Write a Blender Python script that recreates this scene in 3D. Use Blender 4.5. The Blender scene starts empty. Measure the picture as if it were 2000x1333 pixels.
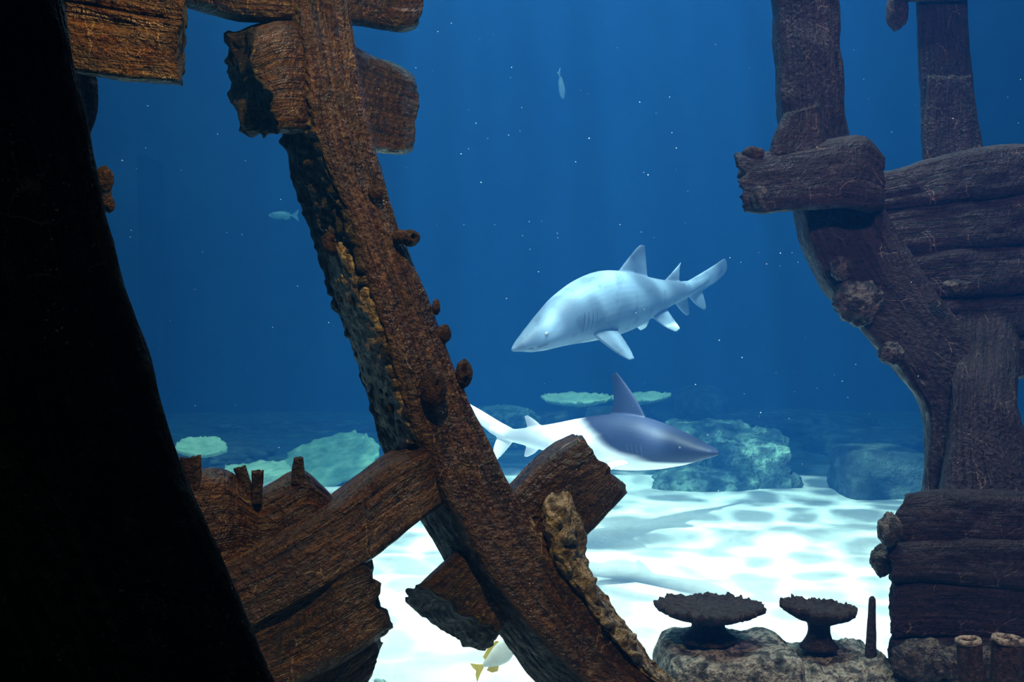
import bpy, bmesh, math, random
import numpy as np
from mathutils import Vector, Matrix

sc = bpy.context.scene
COL = sc.collection
random.seed(7)

# ------------------------------------------------------------------ camera
F = 2200.0
PITCH = math.atan(106.5 / F)
CAM = np.array([0.0, 0.0, 2.2])
cam = bpy.data.cameras.new('camera')
cam.sensor_width = 36.0
cam.lens = F / 2000.0 * 36.0
cam.clip_start = 0.05
cam_o = bpy.data.objects.new('camera', cam)
COL.objects.link(cam_o)
cam_o.location = CAM
cam_o.rotation_euler = (math.pi / 2 - PITCH, 0, 0)
sc.camera = cam_o

# ------------------------------------------------------------------ world, exposure
w = bpy.data.worlds.new('hall_dark')
sc.world = w
w.use_nodes = True
w.node_tree.nodes['Background'].inputs[0].default_value = (0, 0, 0, 1)
vs = sc.view_settings
vs.view_transform = 'Standard'
vs.look = 'None'
vs.exposure = 0.0
vs.gamma = 1.0
vs.use_curve_mapping = False
cy = sc.cycles
cy.use_denoising = True
cy.max_bounces = 5
cy.diffuse_bounces = 3
cy.glossy_bounces = 2
cy.transmission_bounces = 2
cy.volume_bounces = 1
cy.sample_clamp_indirect = 6.0
cy.caustics_reflective = False
cy.caustics_refractive = False

# ------------------------------------------------------------------ lights

def area(n, loc, sx, sy, p, col, aim=None):
    l = bpy.data.lights.new(n, 'AREA')
    l.shape = 'RECTANGLE'; l.size = sx; l.size_y = sy; l.energy = p; l.color = col
    o = bpy.data.objects.new(n, l); o.location = loc; COL.objects.link(o)
    if aim is not None:
        o.rotation_euler = (Vector(aim) - Vector(loc)).to_track_quat('-Z', 'Y').to_euler()
    return o


def spot(n, loc, aim, p, col, deg, blend=0.6, r=0.1):
    l = bpy.data.lights.new(n, 'SPOT')
    l.energy = p; l.color = col; l.spot_size = math.radians(deg); l.spot_blend = blend; l.shadow_soft_size = r
    o = bpy.data.objects.new(n, l); o.location = loc; COL.objects.link(o)
    o.rotation_euler = (Vector(aim) - Vector(loc)).to_track_quat('-Z', 'Y').to_euler()
    return o


def ripple(o, scale, lo, hi, seed=0.0):
    """the moving water surface breaks a lamp's beam into a net of brighter and dimmer light"""
    l = o.data; l.use_nodes = True
    nt = l.node_tree; em = nt.nodes['Emission']
    g = nt.nodes.new('ShaderNodeNewGeometry')
    n0 = nt.nodes.new('ShaderNodeTexNoise'); n0.inputs['Scale'].default_value = scale * .7
    mx = nt.nodes.new('ShaderNodeVectorMath'); mx.operation = 'MULTIPLY_ADD'
    mx.inputs[1].default_value = (.35 / scale * 4,) * 3
    vo = nt.nodes.new('ShaderNodeTexVoronoi'); vo.feature = 'SMOOTH_F1'; vo.inputs['Scale'].default_value = scale
    vo.inputs['Smoothness'].default_value = .45
    mr = nt.nodes.new('ShaderNodeMapRange'); mr.inputs[1].default_value = .38; mr.inputs[2].default_value = .74
    mr.inputs[3].default_value = lo; mr.inputs[4].default_value = hi
    vt = nt.nodes.new('ShaderNodeVectorTransform'); vt.vector_type = 'NORMAL'; vt.convert_from = 'WORLD'; vt.convert_to = 'OBJECT'
    nt.links.new(g.outputs['Incoming'], n0.inputs['Vector'])
    nt.links.new(n0.outputs['Color'], mx.inputs[0])
    nt.links.new(g.outputs['Incoming'], mx.inputs[2])
    nt.links.new(mx.outputs[0], vo.inputs['Vector'])
    nt.links.new(vo.outputs['Distance'], mr.inputs[0])
    nt.links.new(mr.outputs[0], em.inputs['Strength'])


# daylight / lamp bank above the open water behind the wreck
area('tank_light_bank', (-1.8, 12.2, 10.5), 18, 12.5, 1320, (.70, .90, 1.0))
# the lamps over the sand in front of the reef
spot('sand_lamp', (0.6, 5.4, 12.3), (0.8, 7.9, 0), 22500, (1.0, .90, .92), 40, .8, 2.4)
k = spot('rippled_sand_lamp', (-0.4, 3.3, 12.3), (0.95, 8.9, 1.8), 15000, (.95, .92, 1.0), 36, .8, .04)
ripple(k, 38, .05, 3.2)
# unseen spots added to brighten the plate corals of the far reef
spot('reef_fill', (2.0, 12.6, 12.3), (1.2, 14.8, .8), 2600, (1.0, 1.0, .9), 17, .8, .15)
spot('reef_fill', (-3.2, 11.0, 12.3), (-2.8, 12.8, .4), 3000, (1.0, 1.0, .9), 22, .8, .15)
# warm lamp of the viewing window on the near wreck
spot('wreck_lamp', (-.22, 1.8, 4.3), (-.20, 3.2, 1.85), 320, (1.0, .58, .20), 66, .7, .05)
# unseen dim fill, added to lift the black rib
spot('rib_fill', (-.35, .25, 3.0), (-.72, 1.6, 1.75), 5, (.75, 1.0, .8), 50, .8, .05)
# weak violet lamp on the wreck at the right
spot('right_wreck_lamp', (1.7, 1.6, 4.0), (2.1, 4.8, 1.8), 420, (.95, .50, .62), 80, .7, .12)

# ------------------------------------------------------------------ helpers


def at(px, py, d):
    """a point seen at pixel px, py (2000 x 1333) at d metres of depth"""
    cp, sp = math.cos(PITCH), math.sin(PITCH)
    x = (px - 1000.0) / F * d
    v = (666.5 - py) / F * d
    return np.array([x, d * cp + v * sp, CAM[2] - d * sp + v * cp])


def _h(ix, iy, iz, s):
    h = (ix.astype(np.uint32) * np.uint32(374761393)) ^ (iy.astype(np.uint32) * np.uint32(668265263)) ^ (iz.astype(np.uint32) * np.uint32(2246822519)) ^ np.uint32((s * 3266489917 + 977) & 0xFFFFFFFF)
    h = (h ^ (h >> np.uint32(15))) * np.uint32(2246822519)
    h = (h ^ (h >> np.uint32(13))) * np.uint32(3266489917)
    h = h ^ (h >> np.uint32(16))
    return h.astype(np.float64) / 4294967295.0 * 2 - 1


def vn(p, s=0):
    """value noise, -1..1; p (...,3)"""
    p = np.asarray(p, float)
    i = np.floor(p).astype(np.int64); f = p - i
    f = f * f * f * (f * (f * 6 - 15) + 10)
    x, y, z = i[..., 0], i[..., 1], i[..., 2]
    fx, fy, fz = f[..., 0], f[..., 1], f[..., 2]
    r = 0
    for dx in (0, 1):
        for dy in (0, 1):
            for dz in (0, 1):
                wgt = (fx if dx else 1 - fx) * (fy if dy else 1 - fy) * (fz if dz else 1 - fz)
                r = r + wgt * _h(x + dx, y + dy, z + dz, s)
    return r


def fbm(p, o=4, s=0):
    r = 0; a = 1.0; t = 0
    p = np.asarray(p, float)
    for k in range(o):
        r = r + a * vn(p * 2 ** k + k * 17.3, s + k); t += a; a *= .5
    return r / t


def mesh_obj(name, V, Fc, m, parent=None, smooth=True, attrs=None, fixn=True):
    me = bpy.data.meshes.new(name)
    me.from_pydata([tuple(v) for v in V], [], Fc)
    if fixn:
        bm = bmesh.new(); bm.from_mesh(me)
        bmesh.ops.recalc_face_normals(bm, faces=bm.faces)
        bm.to_mesh(me); bm.free()
    if smooth:
        me.polygons.foreach_set('use_smooth', [True] * len(me.polygons))
    for k, a in (attrs or {}).items():
        a = np.asarray(a, np.float32)
        if a.ndim == 2:
            at_ = me.attributes.new(k, 'FLOAT_VECTOR', 'POINT'); at_.data.foreach_set('vector', a.ravel())
        else:
            at_ = me.attributes.new(k, 'FLOAT', 'POINT'); at_.data.foreach_set('value', a)
    o = bpy.data.objects.new(name, me); COL.objects.link(o)
    if m is not None:
        me.materials.append(m)
    if parent is not None:
        o.parent = parent
        o.matrix_parent_inverse = parent.matrix_basis.inverted()
        if parent.parent is not None:
            o.matrix_parent_inverse = (parent.parent.matrix_basis @ parent.matrix_parent_inverse @ parent.matrix_basis).inverted() if False else Matrix()
    return o


def tag(o, label=None, cat=None, group=None, kind=None):
    if label: o['label'] = label
    if cat: o['category'] = cat
    if group: o['group'] = group
    if kind: o['kind'] = kind
    return o


def thing(name, label, cat, group=None):
    o = bpy.data.objects.new(name, None); COL.objects.link(o)
    return tag(o, label, cat, group)


def grid_faces(n, m, closed=True, off=0):
    f = []
    for i in range(n - 1):
        for j in range(m if closed else m - 1):
            a = off + i * m + j; b = off + i * m + (j + 1) % m
            f.append((a, b, b + m, a + m))
    return f


def catmull(K, ts):
    """K (k,...) control values at integer params; ts params"""
    K = np.asarray(K, float); n = len(K)
    i = np.clip(np.floor(ts).astype(int), 0, n - 2); f = ts - i
    sh = (len(ts),) + (1,) * (K.ndim - 1)
    f = f.reshape(sh)
    p0 = K[np.clip(i - 1, 0, n - 1)]; p1 = K[i]; p2 = K[i + 1]; p3 = K[np.clip(i + 2, 0, n - 1)]
    return .5 * (2 * p1 + (p2 - p0) * f + (2 * p0 - 5 * p1 + 4 * p2 - p3) * f ** 2 + (3 * p1 - p0 - 3 * p2 + p3) * f ** 3)


# ------------------------------------------------------------------ materials


class NT:
    def __init__(s, name):
        s.m = bpy.data.materials.new(name); s.m.use_nodes = True
        s.t = s.m.node_tree; s.b = s.t.nodes['Principled BSDF']; s.out = s.t.nodes['Material Output']

    def n(s, typ, **kw):
        nd = s.t.nodes.new('ShaderNode' + typ)
        for k, v in kw.items():
            if k[0] == '_':
                nd.inputs[int(k[1:])].default_value = v
            elif hasattr(nd, k):
                setattr(nd, k, v)
            else:
                nd.inputs[k.replace('_', ' ')].default_value = v
        return nd

    def l(s, a, b):
        s.t.links.new(a, b)

    def noise(s, vec, scale, detail=4, rough=.6, mul=None):
        if mul is not None:
            mp = s.n('VectorMath', operation='MULTIPLY'); mp.inputs[1].default_value = mul
            s.l(vec, mp.inputs[0]); vec = mp.outputs[0]
        nd = s.n('TexNoise', Scale=scale, Detail=detail, Roughness=rough)
        s.l(vec, nd.inputs['Vector'])
        return nd.outputs['Fac']

    def ramp(s, fac, stops):
        r = s.n('ValToRGB')
        while len(r.color_ramp.elements) < len(stops):
            r.color_ramp.elements.new(.5)
        for e, (p, c) in zip(r.color_ramp.elements, stops):
            e.position = p; e.color = (*c, 1) if len(c) == 3 else c
        s.l(fac, r.inputs[0])
        return r.outputs[0]

    def mix(s, fac, a, b, mode='MIX'):
        x = s.n('Mix', data_type='RGBA', blend_type=mode)
        for k, v in ((0, fac), (6, a), (7, b)):
            if isinstance(v, (float, int)):
                x.inputs[k].default_value = v
            elif isinstance(v, tuple):
                x.inputs[k].default_value = (*v, 1)
            else:
                s.l(v, x.inputs[k])
        return x.outputs[2]

    def bump(s, h, dist, strength=1.0):
        b = s.n('Bump', Distance=dist, Strength=strength)
        s.l(h, b.inputs['Height']); s.l(b.outputs[0], s.b.inputs['Normal'])
        return b


def wood_mat(name, dark, mid, hi, vein=.5, rough=.30, spec=.6, relief=.030):
    q = NT(name)
    g = q.n('Attribute', attribute_name='grain').outputs['Vector']
    c = q.n('Attribute', attribute_name='crust').outputs['Fac']
    fib = q.noise(g, 1, 5, .65, (3.0, 55, 55))
    blot = q.noise(g, 5.0, 4, .6)
    col = q.ramp(fib, [(.30, dark), (.52, mid), (.78, hi)])
    bl = q.ramp(blot, [(.32, (.45, .42, .42)), (.62, (1.15, 1.1, 1.0))])
    col = q.mix(1.0, col, bl, 'MULTIPLY')
    # encrusted side: mottled grey, green and black growth
    cn = q.noise(g, 26, 4, .58)
    ccol = q.ramp(cn, [(.36, (.004, .005, .005)), (.50, (.020, .020, .017)), (.60, (.06, .05, .035)), (.70, (.22, .18, .13)), (.8, (.08, .035, .015))])
    col = q.mix(c, col, ccol)
    # pale worm-tube traces
    wv = q.n('VectorMath', operation='MULTIPLY_ADD')
    wn = q.n('TexNoise', Scale=14.0, Detail=2.0); q.l(g, wn.inputs['Vector'])
    q.l(wn.outputs['Color'], wv.inputs[0]); wv.inputs[1].default_value = (.05, .05, .05); q.l(g, wv.inputs[2])
    vo = q.n('TexVoronoi', feature='DISTANCE_TO_EDGE', Scale=9.0); q.l(wv.outputs[0], vo.inputs['Vector'])
    ln = q.ramp(vo.outputs['Distance'], [(.0, (1, 1, 1)), (.016, (0, 0, 0))])
    mk = q.ramp(q.noise(g, 7.0, 2, .5), [(.53, (0, 0, 0)), (.62, (1, 1, 1))])
    lm = q.mix(1.0, ln, mk, 'MULTIPLY')
    vm = q.mix(1.0, lm, (vein, vein, vein), 'MULTIPLY')
    col = q.mix(vm, col, (.62, .50, .36))
    fine = q.noise(g, 120, 2, .5)
    pit = q.ramp(q.noise(g, 48, 2, .5), [(.34, (.22, .22, .22)), (.47, (1, 1, 1))])
    col = q.mix(.9, col, pit, 'MULTIPLY')
    ck = q.n('Math', operation='SUBTRACT'); q.l(q.noise(g, 1, 2, .5, (1.6, 34, 34)), ck.inputs[0]); ck.inputs[1].default_value = .5
    ca = q.n('Math', operation='ABSOLUTE'); q.l(ck.outputs[0], ca.inputs[0])
    crk = q.ramp(ca.outputs[0], [(.0, (0, 0, 0)), (.022, (1, 1, 1))])
    col = q.mix(.75, col, crk, 'MULTIPLY')
    spk = q.mix(1.0, q.ramp(fine, [(.66, (0, 0, 0)), (.72, (1, 1, 1))]), q.ramp(blot, [(.50, (0, 0, 0)), (.62, (.5, .5, .5))]), 'MULTIPLY')
    col = q.mix(spk, col, (.45, .34, .25))
    q.l(col, q.b.inputs['Base Color'])
    rr = q.n('MapRange', _1=.35, _2=.65, _3=rough - .12, _4=rough + .3)
    q.l(q.noise(g, 18, 3, .5), rr.inputs[0])
    rm = q.n('MapRange', _3=0.0, _4=.45); q.l(c, rm.inputs[0])
    ra = q.n('Math', operation='ADD'); q.l(rr.outputs[0], ra.inputs[0]); q.l(rm.outputs[0], ra.inputs[1]); q.l(ra.outputs[0], q.b.inputs['Roughness'])
    q.b.inputs['Specular IOR Level'].default_value = spec
    h1 = q.n('Math', operation='MULTIPLY_ADD'); h1.inputs[1].default_value = .45
    q.l(fib, h1.inputs[0]); q.l(q.noise(g, 50, 4, .6), h1.inputs[2])
    h2 = q.n('Math', operation='MULTIPLY_ADD'); h2.inputs[1].default_value = .10
    q.l(crk, h2.inputs[0]); q.l(h1.outputs[0], h2.inputs[2])
    q.bump(h2.outputs[0], relief, 1.0)
    return q.m


def crust_mat(name, stops, scale=22, rough=.7, bd=.012, spec=.4, coord='Object'):
    q = NT(name)
    tc = q.n('TexCoord').outputs[coord]
    a = q.noise(tc, scale, 4, .58)
    q.l(q.ramp(a, stops), q.b.inputs['Base Color'])
    q.b.inputs['Roughness'].default_value = rough
    q.b.inputs['Specular IOR Level'].default_value = spec
    b = q.noise(tc, scale * 1.7, 4, .6)
    q.bump(b, bd * 2.2, 1.0)
    return q.m


M = {}
M['wood'] = wood_mat('wet_brown_timber', (.020, .010, .005), (.085, .039, .017), (.21, .105, .042), .5, .24, .6, .021)
M['wood_orange'] = wood_mat('rusty_brown_timber', (.018, .008, .003), (.088, .038, .011), (.24, .11, .028), .5, .26, .6, .025)
M['wood_black'] = wood_mat('unlit_timber', (.002, .002, .002), (.006, .006, .005), (.035, .035, .028), .10, .6, .15)  # near-black: the rib's lack of light is put into the colour
M['wood_right'] = wood_mat('dull_purple_brown_timber', (.014, .010, .013), (.032, .023, .028), (.065, .048, .052), .45, .50, .30, .018)
M['sponge'] = crust_mat('brown_sponge', [(.3, (.012, .007, .005)), (.5, (.045, .024, .016)), (.62, (.12, .065, .042)), (.75, (.03, .015, .01))], 55, .75, .012, .3)
M['crust'] = crust_mat('tan_barnacle_crust', [(.30, (.03, .022, .015)), (.44, (.16, .12, .08)), (.56, (.42, .35, .26)), (.70, (.18, .11, .06))], 30, .5, .012)
M['greycrust'] = crust_mat('grey_barnacle_crust', [(.32, (.006, .006, .007)), (.48, (.03, .028, .025)), (.58, (.13, .115, .09)), (.70, (.04, .03, .025))], 34, .45, .012)
M['tube'] = crust_mat('brown_tube_sponge', [(.3, (.008, .005, .004)), (.5, (.030, .018, .013)), (.62, (.10, .06, .045)), (.75, (.03, .015, .01))], 60, .7, .010)
M['reef'] = crust_mat('mottled_reef_rock', [(.34, (.015, .017, .016)), (.46, (.08, .085, .075)), (.56, (.36, .36, .30)), (.64, (.10, .085, .07)), (.78, (.42, .42, .36))], 20, .7, .02)
M['far_reef'] = crust_mat('green_algae_reef_rock', [(.32, (.025, .05, .045)), (.48, (.08, .15, .12)), (.58, (.26, .42, .32)), (.68, (.08, .14, .11)), (.8, (.35, .5, .4))], 5, .85, .05)
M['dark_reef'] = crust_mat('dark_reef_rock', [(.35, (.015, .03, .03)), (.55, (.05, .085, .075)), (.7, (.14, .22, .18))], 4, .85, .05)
M['plate'] = crust_mat('pale_green_plate_coral', [(.3, (.35, .62, .40)), (.55, (.6, .9, .62)), (.8, (.75, .95, .7))], 9, .8, .02)
M['plate_green'] = crust_mat('mossy_green_plate_coral', [(.3, (.12, .30, .20)), (.55, (.26, .50, .34)), (.75, (.45, .68, .42))], 7, .8, .02)
M['plate_dark'] = crust_mat('brown_table_coral', [(.3, (.010, .007, .006)), (.55, (.035, .025, .02)), (.8, (.09, .065, .05))], 45, .8, .012)

# ------------------------------------------------------------------ tank: sand floor, walls, ceiling, water


def slab(name, a, b, m):
    v = [(x, y, z) for x in (a[0], b[0]) for y in (a[1], b[1]) for z in (a[2], b[2])]
    f = [(0, 1, 3, 2), (4, 6, 7, 5), (0, 4, 5, 1), (2, 3, 7, 6), (0, 2, 6, 4), (1, 5, 7, 3)]
    return mesh_obj(name, v, f, m, smooth=False)


q = NT('white_coral_sand')
tc = q.n('TexCoord').outputs['Object']
q.l(q.ramp(q.noise(tc, 3.0, 6, .7), [(.3, (.62, .63, .60)), (.6, (.84, .84, .80))]), q.b.inputs['Base Color'])
sxyz = q.n('SeparateXYZ'); q.l(tc, sxyz.inputs[0])
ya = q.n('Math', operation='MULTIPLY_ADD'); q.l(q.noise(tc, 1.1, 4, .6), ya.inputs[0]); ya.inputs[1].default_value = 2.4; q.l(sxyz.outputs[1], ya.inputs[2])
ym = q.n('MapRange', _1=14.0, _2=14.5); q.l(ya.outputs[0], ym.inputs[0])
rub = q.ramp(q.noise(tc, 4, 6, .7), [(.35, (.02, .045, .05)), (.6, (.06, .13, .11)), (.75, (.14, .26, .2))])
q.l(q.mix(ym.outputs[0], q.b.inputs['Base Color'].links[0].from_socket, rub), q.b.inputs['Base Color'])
q.b.inputs['Roughness'].default_value = .9
q.bump(q.noise(tc, 30, 5, .7), .02, .6)
M['sand'] = q.m
nx, ny = 180, 260
X, Y = np.meshgrid(np.linspace(-9.8, 9.8, nx), np.linspace(1.2, 19.8, ny))
Pn = np.stack([X * .7, Y * 1.5, X * 0], -1)
Z = .05 * fbm(Pn * .5, 3, 3) + .035 * np.sin(Y * 7 + 3.5 * fbm(Pn * .6, 3, 5)) * (.5 + .5 * vn(Pn * .35, 9))
V = np.stack([X, Y, Z], -1).reshape(-1, 3)
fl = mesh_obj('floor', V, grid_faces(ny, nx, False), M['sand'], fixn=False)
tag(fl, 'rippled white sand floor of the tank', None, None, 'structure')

q = NT('tank_wall_blue')
tc = q.n('TexCoord').outputs['Object']
q.l(q.ramp(q.noise(tc, .6, 4, .6), [(.35, (.02, .05, .10)), (.65, (.03, .09, .15))]), q.b.inputs['Base Color'])
q.b.inputs['Roughness'].default_value = .9
M['wall'] = q.m
for n_, a_, b_, lb in (('wall_back', (-10, 20, -.3), (10, 20.3, 13), 'far blue wall of the tank behind the reef'),
                       ('wall_left', (-10.3, 1, -.3), (-10, 20.3, 13), 'blue side wall of the tank at the left'),
                       ('wall_right', (10, 1, -.3), (10.3, 20.3, 13), 'blue side wall of the tank at the right'),
                       ('ceiling', (-10.3, .9, 13.0), (10.3, 20.3, 13.2), 'dark ceiling above the open water')):
    tag(slab(n_, a_, b_, M['wall']), lb, None, None, 'structure')
p0, p1 = at(170, 300, 18.5), at(268, 300, 18.5)
tag(slab('trim_1', (p0[0] - 1.2, 18.6, 0), (p1[0], 20, p0[2]), M['wall']), 'pale flat pier on the far tank wall', None, None, 'structure')

m = bpy.data.materials.new('blue_tank_water'); m.use_nodes = True
nt = m.node_tree; nt.nodes.remove(nt.nodes['Principled BSDF'])
sca = nt.nodes.new('ShaderNodeVolumeScatter'); ab = nt.nodes.new('ShaderNodeVolumeAbsorption'); ad = nt.nodes.new('ShaderNodeAddShader')
S = (.0011, .0092, .031); A = (.085, .044, .034)
sca.inputs['Density'].default_value = max(S); sca.inputs['Color'].default_value = (*[x / max(S) for x in S], 1)
ab.inputs['Density'].default_value = .3; ab.inputs['Color'].default_value = (*[1 - x / .3 for x in A], 1)
sca.inputs['Anisotropy'].default_value = .2
nt.links.new(sca.outputs[0], ad.inputs[0]); nt.links.new(ab.outputs[0], ad.inputs[1])
nt.links.new(ad.outputs[0], nt.nodes['Material Output'].inputs['Volume'])
wa = slab('water', (-9.95, 1.25, -.2), (9.95, 19.95, 7.5), m)
tag(wa, 'clear blue water filling the whole tank', 'water', None, 'stuff')

# ------------------------------------------------------------------ wreck timbers


def C(*c):
    """corner given as px, py, depth"""
    return at(*c)


def timber(name, st, m, parent, ds=.009, sq=7, amp=.006, groove=.010, gf=24, rag=(0, 0), seed=1, crust=None, lump=.0, bulge=.0, lump_to=9.0):
    """a timber swept through stations of four corners (front-left, front-right, back-right, back-left), weathered by noise"""
    K = np.array(st, float)                                   # k,4,3
    cen = K.mean(1)
    seg = np.linalg.norm(np.diff(cen, axis=0), axis=1)
    cum = np.concatenate([[0], np.cumsum(seg)]); L = cum[-1]
    N = max(8, int(L / ds))
    U = np.linspace(0, L, N)
    ts = np.interp(U, cum, np.arange(len(K)))
    Q = catmull(K, ts)                                        # N,4,3
    wd = np.linalg.norm(Q[:, 1] - Q[:, 0], axis=1).mean(); td = np.linalg.norm(Q[:, 3] - Q[:, 0], axis=1).mean()
    na = max(5, int(wd / ds)); nb = max(5, int(td / ds))
    s1 = np.linspace(-1, 1, na, endpoint=False); s2 = np.linspace(-1, 1, nb, endpoint=False)
    ab_ = np.concatenate([np.stack([s1, -np.ones(na)], 1), np.stack([np.ones(nb), s2], 1), np.stack([-s1, np.ones(na)], 1), np.stack([-np.ones(nb), -s2], 1)])
    r = (np.abs(ab_) ** sq).sum(1) ** (1 / sq)
    ab_ = ab_ / r[:, None]
    Mn = len(ab_)

    def place(Qi, abv):                                       # Qi (...,4,3) abv (M,2)
        a = (abv[:, 0] + 1) / 2; b = (abv[:, 1] + 1) / 2
        w0 = (1 - a) * (1 - b); w1 = a * (1 - b); w2 = a * b; w3 = (1 - a) * b
        W = np.stack([w0, w1, w2, w3], 1)                      # M,4
        return np.einsum('mk,...kc->...mc', W, Qi)
    P = place(Q, ab_)                                         # N,M,3
    T = np.gradient(Q.mean(1), axis=0); T /= np.linalg.norm(T, axis=1)[:, None]
    tp = np.roll(P, -1, 1) - np.roll(P, 1, 1)
    tu = np.gradient(P, axis=0)
    nr = np.cross(tp, tu); nr /= np.linalg.norm(nr, axis=2)[..., None] + 1e-9
    out = P - Q.mean(1)[:, None]
    nr *= np.sign((nr * out).sum(2, keepdims=True).mean())
    ac = ab_[:, 0] * wd / 2; dp = ab_[:, 1] * td / 2
    G = np.zeros((N, Mn, 3)); G[..., 0] = U[:, None]; G[..., 1] = ac; G[..., 2] = dp
    so = seed * 13.7
    low = fbm(G * np.array([3, 5, 5]) + so, 3, seed)
    fine = fbm(G * np.array([12, 28, 28]) + so, 3, seed + 3)
    rid = np.abs(vn(G * np.array([1.3, gf, gf]) + so, seed + 7))
    gm = np.clip(.5 + vn(G * np.array([2.2, 7, 7]) + so, seed + 8) * 1.4, 0, 1)
    gr = np.clip(1 - rid / .16, 0, 1) ** 1.5 * gm
    D = amp * (1.8 * low + .8 * fine) - groove * gr
    cr = np.zeros((N, Mn))
    if crust is not None:
        cr = np.clip(crust(U[:, None] / L, ab_[None, :, 0], ab_[None, :, 1]) + .25 * fine, 0, 1)
        l2 = fbm(G * 24 + so, 2, seed + 11)
        D = D + np.clip((lump_to - U[:, None] / L) * 14, .15, 1) * cr * (lump * (np.abs(l2) * 2.4 - .5) + .3 * lump * fbm(G * 42, 2, seed + 2))
    if bulge:
        D = D + bulge * fbm(G * np.array([4, 4, 4]) + so, 2, seed + 19)
    P = P + nr * D[..., None]

    def rough_end(gv):
        lay = vn(np.stack([gv[:, 0] * 0, gv[:, 1] * 26, gv[:, 2] * 9], 1) + so, seed + 21)
        hi = fbm(np.stack([gv[:, 0] * 0, gv[:, 1] * 45, gv[:, 2] * 45], 1) + so, 2, seed + 22)
        lo = vn(np.stack([gv[:, 0] * 0, gv[:, 1] * 7, gv[:, 2] * 7], 1) + so, seed + 23)
        return .5 * lay + .45 * hi + .5 * lo
    gv = G[0]
    for e, sgn, R in ((0, -1, rag[0]), (1, 1, rag[1])):
        if R:
            dist = U if e == 0 else L - U
            fade = np.clip(1 - dist / (R * 2.6), 0, 1) ** 1.2
            P = P + T[:, None] * sgn * (fade[:, None] * rough_end(gv)[None] * R)[..., None]
    Vt = [P.reshape(-1, 3)]; Gr = [G.reshape(-1, 3)]; Cr = [cr.reshape(-1)]
    Fc = grid_faces(N, Mn, True)
    base = N * Mn
    for e, sgn, R in ((0, -1, rag[0]), (1, 1, rag[1])):
        i = 0 if e == 0 else N - 1
        prev = np.arange(Mn) + i * Mn
        steps = (.9, .75, .55, .35, .15)
        for s_ in steps:
            Pc = place(Q[i][None], ab_ * s_)[0]
            g2 = np.stack([np.full(Mn, U[i]), ac * s_, dp * s_], 1)
            off = R * rough_end(g2) if R else np.zeros(Mn)
            off = off + .004 * fbm(g2 * 50, 3, seed)
            Pc = Pc + T[i] * sgn * off[:, None]
            Vt.append(Pc); Gr.append(g2 + np.array([.7 * (1 - s_), 0, 0])); Cr.append(np.full(Mn, .85 if R else 0.))  # ragged end faces mixed dark, their shade put into the colour
            cur = np.arange(Mn) + base; base += Mn
            for j in range(Mn):
                Fc.append((prev[j], prev[(j + 1) % Mn], cur[(j + 1) % Mn], cur[j]))
            prev = cur
        Vt.append(Q[i].mean(0)[None]); Gr.append(np.zeros((1, 3))); Cr.append(np.zeros(1))
        for j in range(Mn):
            Fc.append((prev[j], prev[(j + 1) % Mn], base))
        base += 1
    return mesh_obj(name, np.concatenate(Vt), Fc, m, parent, attrs={'grain': np.concatenate(Gr), 'crust': np.concatenate(Cr)})


def beam(name, rows, m, parent, **kw):
    """rows of (xl, yl, dl, xr, yr, dr, bx, by, bd): front edge pixels and depths, then the back edge's pixel shift and extra depth"""
    st = []
    for (xl, yl, dl, xr, yr, dr, bx, by, bd) in rows:
        fl_, fr_ = at(xl, yl, dl), at(xr, yr, dr)
        bl_ = at(xl + bx, yl + by, dl + bd)
        st.append((fl_, fr_, fr_ + (bl_ - fl_), bl_))
    return timber(name, st, m, parent, **kw)


_ico = {}


def ico(sub):
    if sub not in _ico:
        bm = bmesh.new(); bmesh.ops.create_icosphere(bm, subdivisions=sub, radius=1)
        _ico[sub] = (np.array([v.co[:] for v in bm.verts]), [tuple(v.index for v in f.verts) for f in bm.faces]); bm.free()
    return _ico[sub]


def lump(name, px, py, d, rx, ry, m, parent, rz=None, seed=0, holes=(), sub=4, amp=.14):
    """a rounded sponge or barnacle; radii in pixels, optional pores at (dx, dy, r) in units of its radius, on the side towards the hall"""
    v, f = ico(sub)
    s_ = d / F
    R = np.array([rx * s_, (rz or min(rx, ry)) * s_, ry * s_])
    dd = amp * fbm(v * 2.2 + seed * 3.1, 4, seed) + amp * .35 * fbm(v * 8 + seed, 2, seed + 1)
    for (hx, hz, hr) in holes:
        hd = np.array([hx, -math.sqrt(max(.05, 1 - hx * hx - hz * hz)), hz]); hd /= np.linalg.norm(hd)
        ds_ = np.linalg.norm(v - hd, axis=1)
        dd = dd - .55 * np.clip(1 - ds_ / hr, 0, 1) ** .6 + .10 * np.exp(-((ds_ - hr * 1.15) / (hr * .35)) ** 2)
    P = v * (1 + dd)[:, None] * R + at(px, py, d)
    g = v * R
    return mesh_obj(name, P, f, m, parent, attrs={'grain': g, 'crust': np.zeros(len(v))})


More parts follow.
